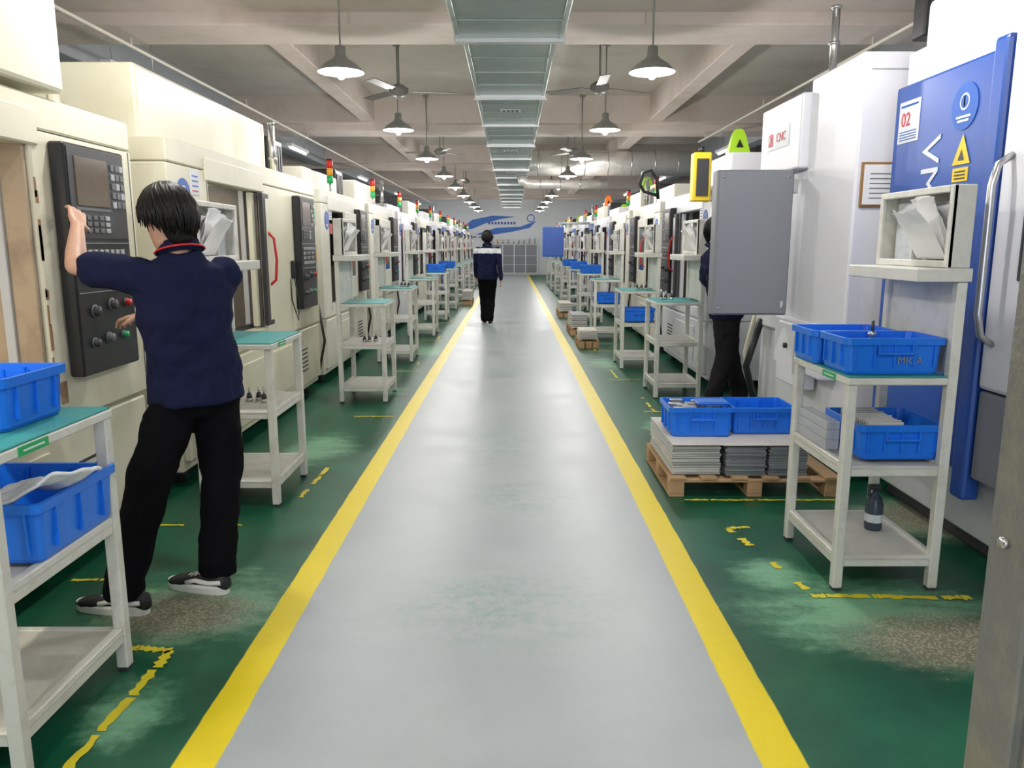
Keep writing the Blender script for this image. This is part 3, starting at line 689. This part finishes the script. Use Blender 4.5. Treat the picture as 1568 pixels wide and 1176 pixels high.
b.done('display_cabinet')
b=B()
for q in range(9):
    xx=-1.0+q*.27; h=R.uniform(.12,.3); b.cyl((xx,YE-.25,1.55),(xx,YE-.25,1.57),.06,steel); b.cyl((xx,YE-.25,1.57),(xx,YE-.25,1.55+h),.05,R.choice([steel,amber,keyb]),.03)
b.done('trophy_collection')
b=B(); b.box(1.75,2.75,YE-.05,YE-.001,0,2.1,greyl,.01); b.box(1.83,2.67,YE-.07,YE-.05,.05,2.03,white,.006); b.cyl((1.9,YE-.1,1.05),(1.9,YE-.07,1.05),.03,steel); b.box(2.0,2.5,YE-.075,YE-.07,1.3,1.9,glassd,0); b.done('door_1')
# ---------------------------------------------------------------- people
def vox(b,name,m,voxel=.012,sm=4,disp=0,parent=None,dscale=.12):
    me=bpy.data.meshes.new(name); b.bm.to_mesh(me); b.bm.free(); o=bpy.data.objects.new(name,me); bpy.context.collection.objects.link(o)
    md=o.modifiers.new('r','REMESH'); md.mode='VOXEL'; md.voxel_size=voxel
    if sm: md=o.modifiers.new('s','SMOOTH'); md.iterations=sm; md.factor=.5
    if disp:
        tx=bpy.data.textures.new(name,'CLOUDS'); tx.noise_scale=dscale; tx.noise_depth=2
        md=o.modifiers.new('d','DISPLACE'); md.texture=tx; md.strength=disp; md.mid_level=.5; md.texture_coords='LOCAL'
        md=o.modifiers.new('s2','SMOOTH'); md.iterations=1
    dg=bpy.context.evaluated_depsgraph_get(); me2=bpy.data.meshes.new_from_object(o.evaluated_get(dg)); bpy.data.objects.remove(o)
    me2.materials.clear(); me2.materials.append(m)
    for p in me2.polygons: p.use_smooth=True; p.material_index=0
    o=bpy.data.objects.new(name,me2); bpy.context.collection.objects.link(o)
    if parent: o.parent=parent; o.location=-V(parent.location)
    return o
def ell(c,U,W,n=20,p=2.3):
    P=[]
    for i in range(n):
        a=2*math.pi*i/n; ca,sa=math.cos(a),math.sin(a)
        P.append(V(c)+U*(abs(ca)**(2/p)*(1 if ca>=0 else -1))+W*(abs(sa)**(2/p)*(1 if sa>=0 else -1)))
    return P
def limb(b,pts,rs,m=skin):
    P=[V(p) for p in pts]
    for a,c,r0,r1 in zip(P,P[1:],rs,rs[1:]): b.cyl(a,c,r0,m,r1,seg=16)
    for p,r in zip(P,rs): b.sph(p,r,m,14)
def hand(b,W,D,N,left,curl=.35,seed=0):
    W=V(W); D=V(D).normalized(); N=V(N); N=(N-D*N.dot(D)).normalized(); S=N.cross(D) if left else D.cross(N)
    b.loft([ell(W-D*.02,S*.026,N*.02),ell(W+D*.015,S*.029,N*.018),ell(W+D*.05,S*.041,N*.016),ell(W+D*.088,S*.041,N*.012),ell(W+D*.095,S*.036,N*.008)],skin)
    for i,(off,ln) in enumerate(((.031,.072),(.0105,.080),(-.0105,.074),(-.031,.058))):
        p=W+D*.086+S*off; a=curl*.4; rs=[.0095,.009,.008,.007]; pts=[p-D*.01]
        dirn=(D+S*(off*2.5)).normalized(); 
        for k,fr in enumerate((.45,.30,.25)):
            dd=(dirn*math.cos(a)+N*math.sin(a)).normalized(); p=p+dd*ln*fr; pts.append(p); a+=curl*(1+.15*i)
        limb(b,pts,rs)
    t0=W+D*.025+S*.026; t1=t0+(D*.55+S*.7+N*.35).normalized()*.04; t2=t1+(D*.85+S*.2+N*.4).normalized()*.03
    limb(b,[t0,t1,t2],[.014,.0115,.009])
def head(par,C,F,nape):
    C=V(C); F=V(F).normalized(); Z=V((0,0,1)); S=Z.cross(F).normalized(); Zp=F.cross(S).normalized()
    if Zp.z<0: Zp=-Zp
    P=lambda f,s,z: C+F*f+S*s+Zp*z
    b=B(); rr=[(-.118,.024,.026,.052),(-.110,.038,.042,.042),(-.09,.050,.062,.028),(-.06,.060,.078,.015),(-.03,.067,.088,.006),(0,.072,.094,0),(.03,.075,.097,-.003),(.06,.073,.095,-.005),(.085,.063,.084,-.007),(.105,.045,.062,-.008),(.118,.02,.03,-.008)]
    b.loft([ell(P(fo,0,z),S*rx,F*ry,22,2.15) for z,rx,ry,fo in rr],skin)
    limb(b,[P(.088,0,.012),P(.103,0,-.018),P(.107,0,-.034)],[.009,.011,.013]); b.sph(P(.097,.012,-.037),.009,skin); b.sph(P(.097,-.012,-.037),.009,skin)
    limb(b,[P(.088,.02,-.063),P(.095,0,-.06),P(.088,-.02,-.063)],[.005,.008,.005]); limb(b,[P(.086,.018,-.072),P(.092,0,-.072),P(.086,-.018,-.072)],[.005,.008,.005])
    limb(b,[P(.082,.05,.024),P(.094,.015,.026)],[.007,.008]); limb(b,[P(.082,-.05,.024),P(.094,-.015,.026)],[.007,.008])
    for s in (-1,1):
        limb(b,[P(-.006,s*.072,-.03),P(-.012,s*.082,-.005),P(-.012,s*.083,.018),P(.004,s*.076,.026)],[.008,.009,.009,.007]); b.sph(P(-.002,s*.074,0),.010,skin)
    limb(b,[P(-.018,0,-.05),V(nape)+V((0,0,-.03))],[.050,.053])
    vox(b,'head',skin,.006,3,0,par)
    b=B()
    for s in (-1,1):
        b.sph(P(.082,s*.032,.004),.0125,eyem); b.sph(P(.0905,s*.032,.004),.006,hairm)
        limb(b,[P(.094,s*.014,.030),P(.088,s*.05,.033)],[.003,.003],hairm)
    b.done('eyes',par)
    b=B(); r3=random.Random(3)
    b.loft([ell(P(fo-.012,0,z),S*(rx+.012),F*(ry+.010),22,2.1) for z,rx,ry,fo in [(.012,.070,.088,-.014)]+[q for q in rr if q[0]>.025]]+[ell(P(-.01,0,.130),S*.012,F*.015,22)],hairm)
    b.loft([ell(P(-.050,0,z),S*rx,F*ry,18) for z,rx,ry in ((-.115,.038,.026),(-.09,.055,.042),(-.06,.066,.052),(-.02,.076,.060),(.03,.080,.063),(.06,.074,.06))],hairm)
    for q in range(340):
        az=r3.uniform(0,2*math.pi); back=-math.cos(az)
        end=1.25+1.15*max(0,back)+.5*(1-abs(math.cos(az)))+r3.uniform(-.12,.18); st=r3.uniform(0,.5)
        pts=[];rs=[]; n=7; sw=r3.uniform(-.6,.6)
        lift=r3.uniform(0,.07)
        for i in range(n):
            t=st+(end-st)*i/(n-1); k=1.03+lift+.05*r3.random()+ (.06*(i/(n-1))**3); a2=az+sw*i/n
            pts.append(P(-.012+math.cos(a2)*math.sin(t)*.108*k,math.sin(a2)*math.sin(t)*.094*k,.013+math.cos(t)*.116*k)); rs.append(.009*(1-(i/(n-1))**2*.85))
        b.tube(pts,rs,hairm,6)
    b.done('hair',par)
def shoe(par,heel,toe,z0=0,m=shoem):
    h=V((heel[0],heel[1],z0)); t=V((toe[0],toe[1],z0)); D=(t-h); L_=D.length; D/=L_; S=V((0,0,1)).cross(D)
    def rg(f,w,z1,zz=0): c=h+D*(L_*f)+V((0,0,(zz+z1)/2)); return ell(c,S*w,V((0,0,(z1-zz)/2)),18,3)
    b=B(); b.loft([rg(.0,.024,.06,.02),rg(.03,.033,.085,.02),rg(.2,.036,.10,.02),rg(.35,.037,.095,.02),rg(.5,.042,.075,.02),rg(.7,.048,.062,.02),rg(.88,.042,.052,.02),rg(.98,.022,.038,.02)],m)
    b.loft([ell(h+D*L_*.5+V((0,0,z)),S*w,D*(L_*.5),24,2.6) for z,w in ((0,.043),(.030,.049),(.040,.044))],solem,True,False)
    for sg in (-1,1): b.tube([h+D*L_*.05+S*(sg*.030)+V((0,0,.058)),h+D*L_*.25+S*(sg*.038)+V((0,0,.052)),h+D*L_*.45+S*(sg*.042)+V((0,0,.060)),h+D*L_*.6+S*(sg*.044)+V((0,0,.047))],.011,solem,6)
    for q in range(4): 
        c=h+D*(L_*(.42+q*.07))+V((0,0,.088-.007*q)); b.tube([c-S*.025-V((0,0,.008)),c,c+S*.025-V((0,0,.008))],.004,solem,6)
    b.done('shoe',par)
def person(name,J,top=navy,pants=blackcl,collar=None,long_sleeve=False,yoke=None):
    pc=V(J['pelvis']); par=empty(name,(pc.x,pc.y,0))
    F=V(J['fwd']); F.z=0; F.normalize(); Lf=V((0,0,1)).cross(F)
    cs=V(J['chest']); nk=V(J['neck'])
    b=B()
    mid=pc.lerp(cs,.5)
    hem=pc+V((0,0,-.09))
    rings=[(hem,.200,.145),(pc+V((0,0,.04)),.194,.140),(mid,.182,.130),(cs+V((0,0,-.08)),.190,.130),(cs+V((0,0,.04)),.198,.126),(cs.lerp(nk,.55)+V((0,0,.02)),.180,.107),(nk+V((0,0,-.045)),.12,.082),(nk+V((0,0,-.005)),.072,.066)]
    b.loft([ell(c,Lf*a,F*d,26,2.4) for c,a,d in rings],top)
    for s in ('l','r'):
        sh,el,wr=V(J['sh_'+s]),V(J['el_'+s]),V(J['wr_'+s])
        if long_sleeve: limb(b,[sh,sh.lerp(el,.5),el,wr],[.072,.062,.052,.040])
        else: limb(b,[sh,sh.lerp(el,.35),sh.lerp(el,.66)],[.074,.075,.076])
    so=vox(b,'shirt',top,.010,4,.034,par,.09)
    if yoke:
        so.data.materials.append(yoke)
        for p in so.data.polygons:
            z=p.center.z
            if nk.z-.155<z<nk.z-.06 and abs(p.center.x-nk.x)<.27: p.material_index=1
    b=B(); b.loft([ell(pc+V((0,0,.06)),Lf*.160,F*.112,24),ell(pc,Lf*.170,F*.122,24),ell(pc+V((0,0,-.08)),Lf*.168,F*.124,24),ell(pc+V((0,0,-.15)),Lf*.135,F*.105,24)],pants)
    for s,sg in (('l',1),('r',-1)):
        hp=pc+Lf*(.082*sg)+V((0,0,-.06)); kn,an=V(J['kn_'+s]),V(J['an_'+s])
        limb(b,[hp,hp.lerp(kn,.5),kn,kn.lerp(an,.45),an+V((0,0,.02))],[.102,.099,.088,.084,.082]); b.cyl(an+V((0,0,.04)),an+V((0,0,-.05)),.082,pants,.080)
    vox(b,'trousers',pants,.011,4,.036,par,.13)
    b=B()
    for s in ('l','r'):
        sh,el,wr=V(J['sh_'+s]),V(J['el_'+s]),V(J['wr_'+s])
        d=(wr-el).normalized()
        limb(b,[sh.lerp(el,.4),sh.lerp(el,.8),el,el.lerp(wr,.3),wr],[.046,.042,.039,.040,.026])
        hand(b,wr,J.get('hd_'+s,d),J.get('hn_'+s,-Lf if s=='l' else Lf),s=='l',J.get('curl_'+s,.45))
    vox(b,'arms_and_hands',skin,.0042,2,0,par)
    b=B(); cr=[]
    for i in range(17):
        a=2*math.pi*i/16; cr.append(nk+Lf*(math.sin(a)*.072)+F*(math.cos(a)*.070-.004)+V((0,0,.016-.02*math.cos(a))))
    b.loft([[c+V((0,0,.018)) for c in cr[:-1]],[nk+(c-nk)*1.25+V((0,0,-.012)) for c in cr[:-1]],[nk+(c-nk)*1.32+V((0,0,-.022)) for c in cr[:-1]],[nk+(c-nk)*1.0+V((0,0,-.03)) for c in cr[:-1]]],top,False)
    if collar: b.tube([nk+(c-nk)*1.34+V((0,0,-.020)) for c in cr],.0045,collar,6)
    b.tube([c+V((0,0,.016)) for c in cr],.006,top,6)
    b.done('collar',par)
    head(par,J['head'],J['face'],nk)
    shoe(par,*J['shoe_l']); shoe(par,*J['shoe_r'])
    return par
person('machine_operator_man',dict(pelvis=(-1.36,3.27,.93),chest=(-1.365,3.23,1.27),neck=(-1.365,3.22,1.475),fwd=(-.75,.66,0),
  sh_l=(-1.49,3.11,1.375),el_l=(-1.73,3.10,1.42),wr_l=(-1.83,3.32,1.575),hd_l=(-.35,.75,.62),hn_l=(-.9,.2,-.6),curl_l=.3,
  sh_r=(-1.24,3.37,1.375),el_r=(-1.42,3.55,1.18),wr_r=(-1.74,3.66,1.17),hd_r=(-.95,.25,-.12),hn_r=(-.2,.1,-1),curl_r=.5,
  head=(-1.395,3.20,1.600),face=(-.86,.42,-.28),
  kn_l=(-1.52,3.10,.50),an_l=(-1.60,2.99,.12),kn_r=(-1.28,3.29,.50),an_r=(-1.30,3.22,.12),
  shoe_l=((-1.50,2.98),(-1.82,3.03)),shoe_r=((-1.24,3.17),(-1.53,3.25))),collar=red)
person('walking_man',dict(pelvis=(-.47,14.9,.94),chest=(-.47,14.92,1.29),neck=(-.47,14.93,1.495),fwd=(0,1,0),
  sh_l=(-.66,14.92,1.40),el_l=(-.70,15.02,1.12),wr_l=(-.69,15.15,.90),sh_r=(-.28,14.92,1.40),el_r=(-.23,14.82,1.12),wr_r=(-.21,14.82,.86),
  head=(-.47,14.95,1.63),face=(0,1,-.1),kn_l=(-.54,15.02,.52),an_l=(-.52,14.95,.10),kn_r=(-.41,14.93,.50),an_r=(-.43,14.72,.12),
  shoe_l=((-.53,14.9),(-.55,15.18)),shoe_r=((-.42,14.68),(-.40,14.95))),long_sleeve=True,yoke=whitecl)
dx,dy=-.09,-.20
sh=lambda p:(p[0]+dx,p[1]+dy)+tuple(p[2:])
JR=dict(pelvis=(2.06,7.3,.93),chest=(1.94,7.28,1.27),neck=(1.92,7.27,1.475),
  sh_l=(2.01,7.44,1.38),el_l=(2.12,7.4,1.12),wr_l=(2.2,7.2,1.10),sh_r=(1.84,7.12,1.38),el_r=(1.87,6.98,1.13),wr_r=(1.95,6.82,1.15),
  head=(1.94,7.27,1.615),kn_l=(2.13,7.4,.5),an_l=(2.26,7.45,.12),kn_r=(2.05,7.22,.5),an_r=(1.96,7.25,.12))
JR={k:sh(v) for k,v in JR.items()}
JR.update(fwd=(.8,-.5,0),face=(.7,-.5,-.3),shoe_l=(sh((2.18,7.48)),sh((2.40,7.34))),shoe_r=(sh((1.91,7.3)),sh((2.13,7.16))))
person('machine_operator_man',JR,pants=greycl)
# ---------------------------------------------------------------- world, camera, view
w=bpy.data.worlds.new('world'); bpy.context.scene.world=w; w.use_nodes=True
w.node_tree.nodes['Background'].inputs[0].default_value=(.8,.88,1,1); w.node_tree.nodes['Background'].inputs[1].default_value=1.8
cd=bpy.data.cameras.new('camera'); cd.sensor_width=36; cd.lens=36*1289/1707; cd.clip_start=.05; cd.clip_end=200
co=bpy.data.objects.new('camera',cd); bpy.context.collection.objects.link(co); co.location=(0,0,1.5); co.rotation_euler=(math.radians(90-10.2),0,0)
sc=bpy.context.scene; sc.camera=co
sc.view_settings.view_transform='Standard'; sc.view_settings.look='None'; sc.view_settings.exposure=0.66
